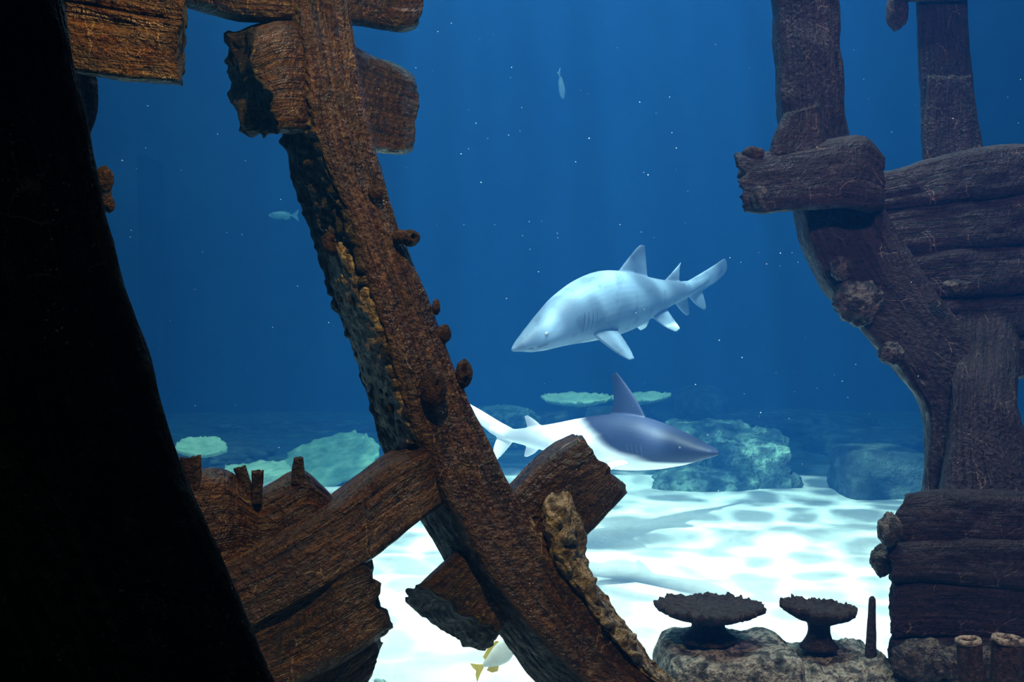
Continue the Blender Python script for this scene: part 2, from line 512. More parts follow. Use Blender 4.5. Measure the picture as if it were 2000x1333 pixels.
# ---- the near wreck: curved rib with cross timbers
W1 = thing('shipwreck_hull_section', 'brown weathered ship rib with crossing timbers leaning through the centre foreground', 'shipwreck')
rows = [
    (560, -150, 3.2, 678, -150, 3.3, -60, 5, .30), (577, 0, 3.2, 692, 0, 3.3, -60, 5, .30), (598, 140, 3.2, 712, 130, 3.3, -66, 10, .30),
    (614, 250, 3.2, 738, 265, 3.3, -68, 25, .30), (652, 350, 3.2, 768, 365, 3.3, -84, 25, .30), (688, 440, 3.2, 798, 455, 3.3, -86, 25, .30),
    (722, 560, 3.2, 838, 560, 3.3, -84, 20, .30), (754, 660, 3.2, 872, 655, 3.3, -74, 25, .30), (784, 770, 3.2, 915, 760, 3.3, -70, 25, .30),
    (822, 870, 3.2, 960, 850, 3.3, -78, 25, .30), (866, 970, 3.2, 1004, 945, 3.3, -66, 30, .30), (918, 1060, 3.2, 1066, 1030, 3.3, -72, 20, .30),
    (975, 1150, 3.2, 1138, 1110, 3.3, -75, 20, .30), (1040, 1235, 3.2, 1203, 1195, 3.3, -70, 15, .30), (1130, 1328, 3.2, 1288, 1312, 3.3, -100, 5, .30),
    (1262, 1450, 3.2, 1420, 1425, 3.3, -100, 5, .3), (1460, 1640, 3.2, 1600, 1590, 3.3, -90, 5, .3), (1700, 1860, 3.2, 1830, 1800, 3.3, -90, 5, .3), (1960, 2100, 3.2, 2080, 2030, 3.3, -90, 5, .3)]


def rib_crust(u, a, b):
    side = np.clip((-a - .86) * 9, 0, 1)
    return side * 1.1 + 0 * b + 0 * u


rib = beam('rib', rows, M['wood'], W1, ds=.0075, amp=.005, groove=.008, gf=20, seed=3, crust=rib_crust, lump=.013, lump_to=.42)
for i, (x, y, d, rx, ry, rz, hol) in enumerate([
        (801, 466, 3.27, 19, 17, 22, [(.55, .1, .42), (-.5, .2, .3)]), (783, 463, 3.26, 16, 14, 16, []),
        (846, 757, 3.21, 26, 41, 22, [(.45, .2, .22)]), (906, 730, 3.3, 17, 28, 18, [(.1, .3, .4), (.3, -.4, .3)]),
        (868, 652, 3.3, 13, 19, 14, []), (735, 376, 3.25, 16, 14, 9, []), (852, 600, 3.31, 8, 16, 10, []),
        (655, 476, 3.32, 27, 26, 18, [(-.15, .15, .25)]), (690, 546, 3.34, 20, 17, 15, [(-.2, .1, .32)]), (636, 430, 3.38, 18, 22, 14, [(.2, .1, .4)]),
        (625, 366, 3.40, 13, 12, 10, [(.1, .1, .4)]), (704, 588, 3.30, 22, 18, 14, []), (772, 796, 3.3, 16, 12, 9, []),
        (688, 650, 3.42, 16, 14, 10, []), (632, 330, 3.3, 14, 20, 10, []), (660, 520, 3.42, 18, 16, 12, [(0, 0, .3)])]):
    o = lump('sponge_lump', x, y, d, rx, ry, M['sponge'] if x > 720 or i in (7, 8) else M['greycrust'], rib, rz, seed=i + 5, holes=hol)
# tan encrusted patch on the side of the rib
pst = []
for k_, (r_, f0, f1) in enumerate([(5, .35, .60), (6, .12, .80), (7, .08, .88), (8, .08, .85), (9, .10, .70)]):
    xl, yl_, dl, xr, yr, dr, bx, by_, bd = rows[r_]
    a_, b_ = at(xl, yl_, dl), at(xl + bx, yl_ + by_, dl + bd)
    nn = np.array([-.87, -.5, 0]) * .012
    p0_, p1_ = a_ + (b_ - a_) * f1, a_ + (b_ - a_) * f0
    pst.append((p0_ + nn * .6, p1_ + nn, p1_ - 3 * nn, p0_ - 3 * nn))
timber('barnacle_crust', pst, M['crust'], rib, ds=.007, sq=3, amp=.010, groove=0, seed=16, rag=(.02, .02), bulge=.010, crust=lambda u, a, b: 1.0 + 0 * u + 0 * a + 0 * b, lump=.005)
# broken crust along the lower right edge of the rib
cr_rows = [(1072, 966, 3.30, 1100, 972, 3.32, 0, 0, .08), (1064, 990, 3.25, 1116, 995, 3.30, 0, 0, .12), (1070, 1030, 3.22, 1132, 1028, 3.30, 0, 0, .14), (1084, 1072, 3.22, 1140, 1066, 3.31, 0, 0, .14),
           (1104, 1120, 3.22, 1152, 1116, 3.32, 0, 0, .14), (1140, 1178, 3.23, 1190, 1168, 3.33, 0, 0, .13), (1178, 1228, 3.23, 1226, 1220, 3.33, 0, 0, .13),
           (1216, 1278, 3.23, 1266, 1272, 3.33, 0, 0, .12), (1268, 1328, 3.24, 1312, 1328, 3.33, 0, 0, .12), (1370, 1410, 3.25, 1405, 1405, 3.33, 0, 0, .1)]
cs = beam('barnacle_crust', cr_rows, M['crust'], rib, ds=.007, sq=2.6, amp=.012, groove=.0, seed=14, rag=(.02, .02), bulge=.024, crust=lambda u, a, b: 1.0 + 0 * u + 0 * a + 0 * b, lump=.014)

# upper cross timber through the rib
beam('cross_timber', [(498, 62, 3.14, 532, 268, 3.14, -62, 8, .27), (560, 42, 3.18, 576, 262, 3.18, -55, 8, .27), (640, 60, 3.32, 650, 270, 3.32, -50, 6, .27),
                      (730, 108, 3.52, 742, 298, 3.52, -40, 3, .25), (785, 130, 3.58, 790, 304, 3.58, -30, 0, .25), (812, 148, 3.62, 816, 298, 3.62, -20, 0, .22)],
     M['wood'], W1, amp=.007, groove=.013, gf=30, rag=(.045, .02), seed=21, crust=lambda u, a, b: np.clip((.035 - u) * 40, 0, 1) + 0 * a + 0 * b, lump=.012)
# timber at the top edge of the picture
beam('cross_timber', [(300, -190, 3.25, 318, 2, 3.25, -20, 4, .3), (440, -150, 3.2, 452, 40, 3.2, -20, 4, .3), (560, -130, 3.22, 570, 46, 3.22, -20, 4, .3),
                      (700, -120, 3.42, 706, 52, 3.42, -20, 4, .3), (780, -110, 3.46, 786, 66, 3.46, -20, 4, .28), (822, -90, 3.5, 824, 56, 3.5, -18, 2, .26)],
     M['wood'], W1, amp=.007, groove=.011, gf=28, rag=(.03, .012), seed=27, sq=5)
# lower crossing timber (right-hand end up, left-hand end broken)
beam('cross_timber', [(822, 1134, 3.25, 978, 1246, 3.28, -36, 42, .24), (870, 1096, 3.26, 1006, 1206, 3.29, -30, 26, .23), (925, 1045, 3.29, 1055, 1150, 3.33, -22, 5, .22),
                      (1010, 955, 3.32, 1140, 1062, 3.36, -16, -12, .22), (1075, 892, 3.34, 1190, 1012, 3.38, -16, -14, .22), (1132, 858, 3.36, 1226, 968, 3.40, -15, -13, .22)],
     M['wood'], W1, amp=.005, groove=.006, gf=16, rag=(.026, .022), seed=33, crust=lambda u, a, b: np.clip((.05 - u) * 30, 0, 1) * .8 + 0 * a + 0 * b, lump=.012)
# stringer running from the rib down to the left
beam('stringer', [(836, 868, 3.22, 866, 992, 3.2, -14, -12, .25), (760, 905, 3.16, 800, 1042, 3.14, -14, -14, .25), (662, 975, 3.08, 716, 1106, 3.06, -14, -14, .25),
                  (560, 1035, 3.0, 606, 1172, 2.98, -14, -14, .25), (430, 1105, 2.92, 470, 1245, 2.9, -14, -14, .25), (300, 1170, 2.84, 340, 1310, 2.82, -14, -14, .25)],
     M['wood_orange'], W1, amp=.006, groove=.009, gf=26, rag=(.004, .02), seed=41)
# ragged hull planks behind and under the stringer
beam('hull_plank', [(668, 985, 3.16, 700, 1110, 3.14, -10, -10, .2), (628, 950, 3.13, 660, 1110, 3.12, -8, -10, .2), (590, 925, 3.1, 630, 1120, 3.1, -8, -10, .2), (545, 950, 3.07, 590, 1140, 3.07, -8, -10, .2),
                    (500, 968, 3.05, 540, 1170, 3.05, -8, -8, .2), (450, 930, 3.02, 500, 1200, 3.02, -8, -8, .2), (410, 922, 2.98, 450, 1220, 2.98, -8, -8, .2), (300, 930, 2.92, 340, 1280, 2.92, -8, -8, .2)],
     M['wood_orange'], W1, amp=.010, groove=.010, gf=22, rag=(.02, .01), seed=47, sq=5, bulge=.018)
beam('hull_plank', [(712, 1080, 3.08, 752, 1240, 3.08, -6, 4, .22), (640, 1105, 3.03, 690, 1290, 3.03, -6, 4, .22), (540, 1172, 2.97, 580, 1345, 2.97, -6, 4, .22), (420, 1230, 2.89, 450, 1400, 2.89, -6, 4, .22), (300, 1310, 2.9, 330, 1460, 2.9, -6, 4, .2)],
     M['wood_orange'], W1, amp=.006, groove=.010, gf=26, rag=(.030, .01), seed=53, crust=lambda u, a, b: np.clip((.06 - u) * 30, 0, 1) * .5 + 0 * a + 0 * b, lump=.01)
beam('hull_plank', [(752, 1222, 3.14, 712, 1350, 3.14, -6, 6, .2), (690, 1255, 3.1, 650, 1410, 3.1, -6, 6, .2), (580, 1330, 3.05, 560, 1470, 3.05, -6, 6, .2), (450, 1400, 3.0, 440, 1560, 3.0, -6, 6, .2), (320, 1470, 2.94, 320, 1640, 2.94, -6, 6, .2)],
     M['wood_orange'], W1, amp=.006, groove=.010, gf=26, rag=(.022, .01), seed=57)
beam('hull_plank', [(712, 1325, 3.2, 650, 1600, 3.2, -6, 6, .2), (560, 1420, 3.1, 520, 1800, 3.1, -6, 6, .2), (400, 1500, 3.0, 380, 2200, 3.0, -6, 6, .2), (250, 1560, 2.95, 230, 2300, 2.95, -6, 6, .2)],
     M['wood_orange'], W1, ds=.02, amp=.006, groove=.010, gf=26, rag=(.022, .01), seed=58)

# ---- black rib at the left edge
W2 = thing('wreck_rib', 'almost black ship rib filling the left edge of the picture', 'shipwreck')
sil = [(95, -160), (135, 0), (163, 150), (192, 270), (218, 400), (250, 535), (300, 690), (352, 865), (402, 990), (452, 1095), (505, 1215), (558, 1338), (640, 1500), (800, 1800), (1000, 2300), (1250, 2900), (1500, 3300)]
st = []
for x, y in sil:
    fr_, br_ = at(x, y, 1.62), at(x - 70, y + 8, 1.90)
    fl_ = at(x - 560, y + 120, 1.55)
    st.append((fl_, fr_, br_, fl_ + (br_ - fr_)))
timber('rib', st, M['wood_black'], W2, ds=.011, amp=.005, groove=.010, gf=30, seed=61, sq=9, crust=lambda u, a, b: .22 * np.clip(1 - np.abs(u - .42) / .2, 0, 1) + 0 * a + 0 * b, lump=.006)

# ---- plank end at the upper left, with the rib behind it
W3 = thing('wreck_plank', 'orange brown plank with deep grain and ragged end at the upper left corner', 'shipwreck')
beam('plank', [(-60, -190, 2.55, -80, 130, 2.55, 6, 14, .2), (140, -150, 2.6, 120, 142, 2.6, 6, 14, .2), (250, -125, 2.63, 236, 158, 2.63, 6, 16, .2), (363, -95, 2.66, 352, 168, 2.66, 4, 14, .2)],
     M['wood_orange'], W3, amp=.007, groove=.018, gf=30, rag=(.01, .022), seed=71, sq=9)
beam('rib', [(60, -180, 2.9, 160, -180, 2.9, -40, 0, .2), (80, 60, 2.9, 184, 60, 2.9, -40, 0, .2), (96, 180, 2.9, 200, 172, 2.9, -40, 0, .2), (100, 230, 2.9, 201, 225, 2.9, -40, 0, .2), (90, 300, 2.9, 182, 290, 2.9, -40, 0, .2),
             (90, 420, 2.9, 180, 420, 2.9, -40, 0, .2), (140, 700, 2.9, 230, 700, 2.9, -40, 0, .2), (200, 1100, 2.9, 290, 1100, 2.9, -40, 0, .2), (240, 1700, 2.9, 330, 1700, 2.9, -40, 0, .2), (240, 2270, 2.9, 330, 2270, 2.9, -40, 0, .2)],
     M['wood'], W3, ds=.012, amp=.008, groove=.012, gf=24, seed=73, bulge=.01)
lump('sponge_lump', 203, 352, 2.7, 18, 27, M['sponge'], W3, 16, seed=31)
lump('sponge_lump', 214, 400, 2.7, 10, 16, M['sponge'], W3, 10, seed=32)
lump('sponge_lump', 195, 380, 2.78, 22, 40, M['sponge'], W3, 24, seed=33)

# ---- the wreck at the right
W4 = thing('shipwreck_stern_section', 'hazy purple brown wreck of posts, ribs and planking at the right edge', 'shipwreck')
D4 = 4.7
rows = []
for (xl, yl, xr, yr) in [(1500, -150, 1634, -150), (1512, 0, 1640, 0), (1522, 130, 1650, 130), (1530, 230, 1662, 260), (1548, 340, 1690, 340), (1566, 425, 1735, 400), (1584, 490, 1775, 470),
                         (1632, 585, 1830, 560), (1700, 660, 1890, 640), (1762, 730, 1930, 720), (1806, 800, 1950, 800), (1812, 880, 1960, 890), (1806, 970, 1965, 990), (1800, 1100, 1970, 1100), (1800, 1300, 1980, 1300), (1800, 1620, 1990, 1620)]:
    rows.append((xl, yl, D4, xr, yr, D4 + .1, -14, 4, .35))
rib4 = beam('rib', rows, M['wood_right'], W4, ds=.013, amp=.008, groove=.012, gf=14, seed=81, sq=5, bulge=.02)
beam('cross_timber', [(1446, 296, 4.45, 1462, 416, 4.45, -4, 6, .3), (1490, 298, 4.46, 1500, 420, 4.46, 0, 0, .3), (1570, 284, 4.5, 1576, 414, 4.5, 0, 0, .3), (1650, 268, 4.54, 1652, 410, 4.54, 0, 0, .3),
                      (1692, 268, 4.57, 1694, 418, 4.57, 0, 0, .3), (1722, 300, 4.6, 1724, 412, 4.6, 0, 0, .25)], M['wood_right'], W4, ds=.011, amp=.006, groove=.012, gf=20, rag=(.05, .03), seed=83, sq=5)
beam('wedge', [(1532, 222, 4.5, 1600, 205, 4.55, 0, 0, .25), (1512, 262, 4.48, 1610, 250, 4.55, 0, 0, .25), (1500, 305, 4.47, 1620, 295, 4.55, 0, 0, .25)], M['wood_right'], W4, ds=.011, amp=.006, groove=.008, rag=(.02, .01), seed=85, sq=5)
beam('post', [(1785, -150, 5.3, 1886, -150, 5.35, 0, 0, .3), (1790, 0, 5.3, 1890, 0, 5.35, 0, 0, .3), (1797, 150, 5.3, 1900, 150, 5.35, 0, 0, .3), (1800, 260, 5.3, 1914, 250, 5.35, 0, 0, .3), (1806, 340, 5.3, 1925, 320, 5.35, 0, 0, .3), (1830, 500, 5.3, 1950, 480, 5.35, 0, 0, .3), (1850, 700, 5.3, 1970, 700, 5.35, 0, 0, .3)],
     M['wood_right'], W4, ds=.013, amp=.006, groove=.01, gf=18, seed=87)
beam('post_sleeve', [(1812, 146, 5.2, 1898, 150, 5.22, 0, 0, .1), (1808, 200, 5.2, 1908, 200, 5.22, 0, 0, .1), (1802, 270, 5.2, 1918, 262, 5.22, 0, 0, .1), (1804, 350, 5.18, 1930, 330, 5.2, 0, 0, .1)],
     M['wood_right'], W4, ds=.012, amp=.008, groove=.01, gf=18, rag=(.02, .02), seed=88)
beam('top_beam', [(1745, -90, 5.25, 1750, 6, 5.25, 0, 0, .3), (1850, -95, 5.25, 1850, 4, 5.25, 0, 0, .3), (1910, -95, 5.25, 1898, 0, 5.25, 0, 0, .3)], M['wood_right'], W4, ds=.013, amp=.006, rag=(.02, .02), seed=89)
lump('sponge_lump', 1752, 20, 5.32, 21, 40, M['sponge'], W4, 20, seed=41)
# hull planks, each behind the rib and stepping down to the right
tops = [(335, 285), (412, 380), (500, 478), (590, 574), (672, 662), (760, 740)]
for i in range(5):
    (a0, b0), (a1, b1) = tops[i], tops[i + 1]
    x0 = 1700 + [0, 0, 20, 60, 110][i]
    dz = 4.9 + .004 * (i % 2)
    a0, a1 = a0 - 2, a1 + 3
    yl = lambda x, a, b: a + (b - a) * (x - 1735) / 270
    rws = []
    for x in (x0, x0 + 70, 1880, 1960, 2060, 2200):
        rws.append((x, yl(x, a0, b0) - (12 if i == 0 and 1850 < x < 2000 else 0), dz, x, yl(x, a1, b1), dz, 0, 0, .2))
    beam('hull_plank', rws, M['wood_right'], W4, ds=.013, amp=.008, groove=.012, gf=16, rag=(.03, .01), seed=90 + i, sq=5, bulge=.012)
# second rib beside the trunk, leaving the blue gap at the picture's edge
beam('rib', [(1850, 380, 5.1, 1990, 380, 5.1, 0, 0, .3), (1860, 540, 4.99, 1996, 550, 4.99, 0, 0, .3), (1862, 680, 4.80, 1992, 690, 4.80, 0, 0, .3), (1858, 760, 4.66, 1985, 770, 4.66, 0, 0, .3), (1848, 840, 4.60, 2000, 850, 4.60, 0, 0, .3), (1842, 940, 4.55, 2040, 950, 4.55, 0, 0, .3), (1840, 1050, 4.5, 2080, 1050, 4.5, 0, 0, .3), (1840, 1300, 4.5, 2090, 1300, 4.5, 0, 0, .3), (1840, 1640, 4.5, 2090, 1640, 4.5, 0, 0, .3)],
     M['wood_right'], W4, ds=.013, amp=.009, groove=.010, gf=14, seed=99, sq=4, bulge=.02)
# the stacked planks at the foot
for i, (yt, yb, xl0, xl1) in enumerate([(968, 1062, 1772, 1728), (1060, 1138, 1738, 1744), (1136, 1250, 1744, 1738), (1248, 1420, 1742, 1740), (1418, 1650, 1742, 1740)]):
    d_ = 4.3 - .03 * (i % 2)
    beam('foot_plank', [(xl0, yt, d_, xl1, yb, d_, 0, 0, .3), (1850, yt - 6, d_, 1840, yb + 4, d_, 0, 0, .3), (1960, yt - 4, d_, 1950, yb + 12, d_, 0, 0, .3), (2180, yt, d_, 2180, yb + 14, d_, 0, 0, .3)],
         M['wood_right'], W4, ds=.012, amp=.008, groove=.012, gf=16, rag=(.025, .01), seed=110 + i, sq=6, bulge=.01)
for i, (x, y, d, rx, ry, rz, mt) in enumerate([(1643, 525, 4.62, 20, 24, 16, 'greycrust'), (1676, 590, 4.62, 48, 44, 30, 'greycrust'), (1738, 1036, 4.25, 24, 32, 24, 'greycrust'), (1722, 1094, 4.4, 20, 30, 20, 'greycrust'),
                                               (1470, 300, 4.5, 22, 14, 20, 'sponge'), (1484, 385, 4.44, 16, 22, 10, 'greycrust'), (1740, 690, 4.64, 26, 22, 16, 'greycrust'), (1868, 560, 4.62, 26, 14, 12, 'greycrust'),
                                               (1800, 1290, 4.24, 60, 40, 22, 'greycrust'), (1900, 1300, 4.2, 70, 40, 24, 'greycrust')]):
    lump('barnacle_crust', x, y, d, rx, ry, M[mt], W4, rz, seed=50 + i, amp=.27)

# ------------------------------------------------------------------ sharks


def shark(name, label, nose, tail, roll, prof, fins, m, eye_m, bend=0.0, droop=0.0, eye=(.10, .006), vox=.0065, gills=True):
    nose, tail = np.array(nose), np.array(tail)
    L = np.linalg.norm(nose - tail)
    X_ = Vector((nose - tail) / L); Zw = Vector((0, 0, 1))
    Y_ = Zw.cross(X_).normalized(); Z_ = X_.cross(Y_)
    R = Matrix((X_, Y_, Z_)).transposed() @ Matrix.Rotation(roll, 3, 'X')
    pr = np.array(prof)
    tt = np.concatenate([np.linspace(0, .06, 10)[:-1], np.linspace(.06, pr[-1, 0], 60)])

    def itp(k):
        idx = np.interp(tt, pr[:, 0], np.arange(len(pr)))
        return catmull(pr[:, k], idx)
    top, bot, wid = itp(1), itp(2), itp(3)
    n = 36
    th = np.linspace(0, 2 * np.pi, n, endpoint=False)
    V = []
    by = lambda t: bend * np.clip(t - .45, 0, 1) ** 2
    for i, t in enumerate(tt):
        c, s_ = np.cos(th), np.sin(th)
        zc = (top[i] + bot[i]) / 2; hz = (top[i] - bot[i]) / 2
        yy = wid[i] * np.sign(c) * np.abs(c) ** .92
        zz = zc + hz * np.sign(s_) * np.abs(s_) ** .95
        V.append(np.stack([np.full(n, -t), yy + by(t), zz], 1))
    V = np.concatenate(V)
    Fc = grid_faces(len(tt), n, True)
    Fc.append(tuple(range(n)))
    Fc.append(tuple(range((len(tt) - 1) * n, len(tt) * n)))
    V = [V]; base = len(V[0])
    for fin in fins:
        # list of (le point, te point, thickness); points in body lengths
        K = np.array([np.concatenate([a, b, [c]]) for a, b, c in fin])
        ts = np.linspace(0, len(K) - 1, 6 * (len(K) - 1) + 1)
        Q = catmull(K, ts)
        mch = 12
        s_ = (1 - np.cos(np.linspace(0, np.pi, mch))) / 2
        ring_n = 2 * mch - 2
        ring = []
        for qrow in Q:
            le, te, tk = qrow[:3], qrow[3:6], max(qrow[6], .0012)
            ch = te - le
            spanv = (Q[-1][:3] + Q[-1][3:6]) / 2 - (Q[0][:3] + Q[0][3:6]) / 2
            nn = np.cross(ch, spanv); nn /= np.linalg.norm(nn) + 1e-9
            prof_t = tk * (np.sqrt(s_ + 1e-6) * (1 - s_) * 1.6 + .10)
            up = le + ch * s_[:, None] + nn * prof_t[:, None]
            dn = le + ch * s_[::-1][:, None] - nn * prof_t[::-1][:, None]
            pts = np.concatenate([up, dn[1:-1]])
            pts[:, 1] += by(-pts[:, 0])
            ring.append(pts)
        Vf = np.concatenate(ring); V.append(Vf)
        Fc += grid_faces(len(Q), ring_n, True, base)
        Fc.append(tuple(base + j for j in range(ring_n))); Fc.append(tuple(base + (len(Q) - 1) * ring_n + j for j in range(ring_n)))
        base += len(Vf)
    sag = lambda x: -droop * np.clip((.42 + x) / .42, 0, 1) ** 1.7
    V = np.concatenate(V)
    V[:, 2] += sag(V[:, 0])
    V = V * L
    o = mesh_obj(name, V, Fc, m)
    o.matrix_world = Matrix.Translation(Vector(nose)) @ R.to_4x4()
    rm = o.modifiers.new('skin', 'REMESH'); rm.mode = 'VOXEL'; rm.voxel_size = vox; rm.use_smooth_shade = True
    sm = o.modifiers.new('soft', 'SMOOTH'); sm.factor = .5; sm.iterations = 10
    tag(o, label, 'shark')

    def child(nm, Vc, Fcc, mt):
        Vc = np.array(Vc); Vc[:, 2] += sag(Vc[:, 0] / L) * L
        me = bpy.data.meshes.new(nm); me.from_pydata([tuple(v) for v in Vc], [], Fcc)
        bm = bmesh.new(); bm.from_mesh(me); bmesh.ops.recalc_face_normals(bm, faces=bm.faces); bm.to_mesh(me); bm.free()
        me.polygons.foreach_set('use_smooth', [True] * len(me.polygons)); me.materials.append(mt)
        c = bpy.data.objects.new(nm, me); COL.objects.link(c); c.parent = o
        return c
    et, ez = eye
    i = np.argmin(np.abs(tt - et)); zc = (top[i] + bot[i]) / 2; hz = (top[i] - bot[i]) / 2
    v, f = ico(2)
    for sd in (1, -1):
        yy = wid[i] * math.sqrt(max(0, 1 - ((ez - zc) / hz) ** 2))
        child('eye', v * np.array([.007, .004, .006]) * L + np.array([-et, sd * yy * .95, ez]) * L, f, eye_m)
        if gills:
            for k in range(4):
                t = .225 + .016 * k
                j = np.argmin(np.abs(tt - t)); zc2 = (top[j] + bot[j]) / 2; hz2 = (top[j] - bot[j]) / 2
                pts = []
                for a in np.linspace(-.55, .35, 9):
                    yy2 = wid[j] * abs(math.cos(a)) ** .92; zz2 = zc2 + hz2 * math.sin(a)
                    pts.append(np.array([-t - .012 * (a + .1), sd * (yy2 - .0005), zz2]))
                pts = np.array(pts); Vc = []
                for a_, pt in enumerate(pts):
                    r = .0011 * math.sin(math.pi * (a_ + .6) / 9.2)
                    for b_ in range(6):
                        Vc.append(pt + np.array([math.cos(b_ * math.pi / 3) * r, math.sin(b_ * math.pi / 3) * r * .8, 0]))
                child('gill_slit', np.array(Vc) * L, grid_faces(9, 6, True), M['gill'])
        # mouth line
        Vc = []
        mt_ = np.linspace(.035, .105, 10)
        for a_, t in enumerate(mt_):
            j = np.argmin(np.abs(tt - t)); zc2 = (top[j] + bot[j]) / 2; hz2 = (top[j] - bot[j]) / 2
            s2 = -.62 + .12 * (a_ / 9)
            yy2 = wid[j] * abs(math.cos(math.asin(s2))); r = .0018
            for b_ in range(6):
                Vc.append(np.array([-t, sd * (yy2 - .0008), zc2 + hz2 * s2]) + np.array([0, math.cos(b_ * math.pi / 3) * r, math.sin(b_ * math.pi / 3) * r]))
        child('mouth', np.array(Vc) * L, grid_faces(10, 6, True), M['gill'])
    return o


def skin_mat(name, back, belly, lo, hi, slope=0.0, spots=True, jaw=None, fin=None):
    """back colour over belly colour; lo..hi is the height of the border in metres, slope how it climbs towards the tail"""
    q = NT(name)
    tc = q.n('TexCoord').outputs['Object']
    sx = q.n('SeparateXYZ'); q.l(tc, sx.inputs[0])
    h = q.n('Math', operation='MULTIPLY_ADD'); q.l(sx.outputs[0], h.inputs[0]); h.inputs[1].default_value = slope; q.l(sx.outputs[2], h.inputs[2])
    nz = q.n('Math', operation='MULTIPLY_ADD'); q.l(q.noise(tc, 5, 3, .6), nz.inputs[0]); nz.inputs[1].default_value = .05; q.l(h.outputs[0], nz.inputs[2])
    ay = q.n('Math', operation='ABSOLUTE'); q.l(sx.outputs[1], ay.inputs[0])
    by = q.n('MapRange', _1=.17, _2=.30, _3=0.0, _4=.4); q.l(ay.outputs[0], by.inputs[0])
    nz2 = q.n('Math', operation='ADD'); q.l(nz.outputs[0], nz2.inputs[0]); q.l(by.outputs[0], nz2.inputs[1]); nz = nz2
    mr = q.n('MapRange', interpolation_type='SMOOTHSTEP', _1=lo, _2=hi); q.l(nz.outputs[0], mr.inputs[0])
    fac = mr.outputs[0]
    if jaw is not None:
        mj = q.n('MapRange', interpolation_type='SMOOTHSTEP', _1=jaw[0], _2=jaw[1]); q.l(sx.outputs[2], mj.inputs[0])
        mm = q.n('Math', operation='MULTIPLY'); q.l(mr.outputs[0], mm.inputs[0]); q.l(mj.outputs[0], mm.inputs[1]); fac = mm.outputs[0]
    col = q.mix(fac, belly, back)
    if fin is not None:
        mf = q.n('MapRange', interpolation_type='SMOOTHSTEP', _1=fin[0], _2=fin[1]); q.l(sx.outputs[2], mf.inputs[0])
        col = q.mix(mf.outputs[0], col, fin[2])
    if spots:
        sp = q.ramp(q.noise(tc, 9, 3, .5), [(.56, (1, 1, 1)), (.70, (.62, .62, .62))])
        col = q.mix(.8, col, sp, 'MULTIPLY')
    q.l(col, q.b.inputs['Base Color'])
    q.b.inputs['Roughness'].default_value = .55
    q.b.inputs['Specular IOR Level'].default_value = .3
    return q.m


q = NT('dark_slit'); q.b.inputs['Base Color'].default_value = (.06, .065, .07, 1); M['gill'] = q.m
q = NT('shark_eye'); q.b.inputs['Base Color'].default_value = (.25, .24, .22, 1); q.b.inputs['Roughness'].default_value = .15; M['eye'] = q.m
M['skin1'] = skin_mat('grey_sand_tiger_skin', (.17, .24, .32), (.75, .82, .86), -.235, -.18, fin=(.28, .42, (.06, .085, .12)))
M['skin2'] = skin_mat('painted_shaft_edge_skin', (.020, .026, .06), (.95, .91, .97), -.32, -.22, .433, False, (-.10, -.07))  # edge of a light shaft painted in: shaded head and fin, bright flank

PROF1 = [(0, .001, -.007, .004), (.012, .008, -.013, .012), (.035, .017, -.022, .023), (.07, .031, -.038, .036), (.12, .051, -.052, .052), (.20, .082, -.066, .072), (.30, .106, -.084, .084), (.40, .112, -.092, .086),
         (.50, .096, -.084, .074), (.60, .066, -.060, .054), (.70, .042, -.038, .036), (.78, .030, -.024, .024), (.84, .030, -.010, .013), (.90, .044, .010, .007)]
v3 = lambda x, y, z: np.array([-x, y, z], float)
FINS1 = [
    # first dorsal
    [(v3(.45, 0, .09), v3(.60, 0, .055), .012), (v3(.50, 0, .125), v3(.60, 0, .105), .010), (v3(.55, 0, .158), v3(.60, 0, .150), .007), (v3(.578, 0, .172), v3(.598, 0, .168), .003)],
    # second dorsal
    [(v3(.67, 0, .04), v3(.75, 0, .025), .009), (v3(.71, 0, .062), v3(.755, 0, .050), .006), (v3(.745, 0, .082), v3(.762, 0, .078), .003), (v3(.765, 0, .094), v3(.770, 0, .092), .001)],
    # anal
    [(v3(.715, 0, -.03), v3(.785, 0, -.012), .008), (v3(.745, 0, -.062), v3(.79, 0, -.052), .006), (v3(.772, 0, -.085), v3(.79, 0, -.082), .002)],
    # caudal, upper lobe
    [(v3(.78, 0, .026), v3(.84, 0, -.022), .010), (v3(.85, 0, .042), v3(.885, 0, -.010), .010), (v3(.93, 0, .062), v3(.955, 0, .010), .008), (v3(.985, 0, .078), v3(1.0, 0, .034), .005), (v3(1.0, 0, .080), v3(1.008, 0, .060), .002)],
    # caudal, lower lobe
    [(v3(.785, 0, -.018), v3(.86, 0, -.005), .009), (v3(.825, 0, -.055), v3(.872, 0, -.035), .007), (v3(.865, 0, -.080), v3(.88, 0, -.074), .002)],
]
for s_ in (1, -1):
    zf = 1.0 if s_ > 0 else .45
    FINS1.append([(v3(.27, s_ * .058, -.050), v3(.375, s_ * .058, -.060), .014), (v3(.285, s_ * .095, -.085 * zf), v3(.37, s_ * .088, -.088 * zf), .012), (v3(.305, s_ * .125, -.118 * zf), v3(.365, s_ * .118, -.120 * zf), .008), (v3(.325, s_ * .145, -.140 * zf), v3(.352, s_ * .143, -.142 * zf), .003)])
    FINS1.append([(v3(.565, s_ * .035, -.055), v3(.645, s_ * .028, -.040), .010), (v3(.590, s_ * .060, -.088), v3(.652, s_ * .050, -.075), .008), (v3(.625, s_ * .075, -.112), v3(.655, s_ * .072, -.106), .003)])
sh1 = shark('shark', 'pale grey shark with dappled light swimming nose down to the left', at(995, 640, 8.25), at(1420, 550, 9.95), 0.0, PROF1, FINS1, M['skin1'], M['eye'], bend=.0, droop=.062)

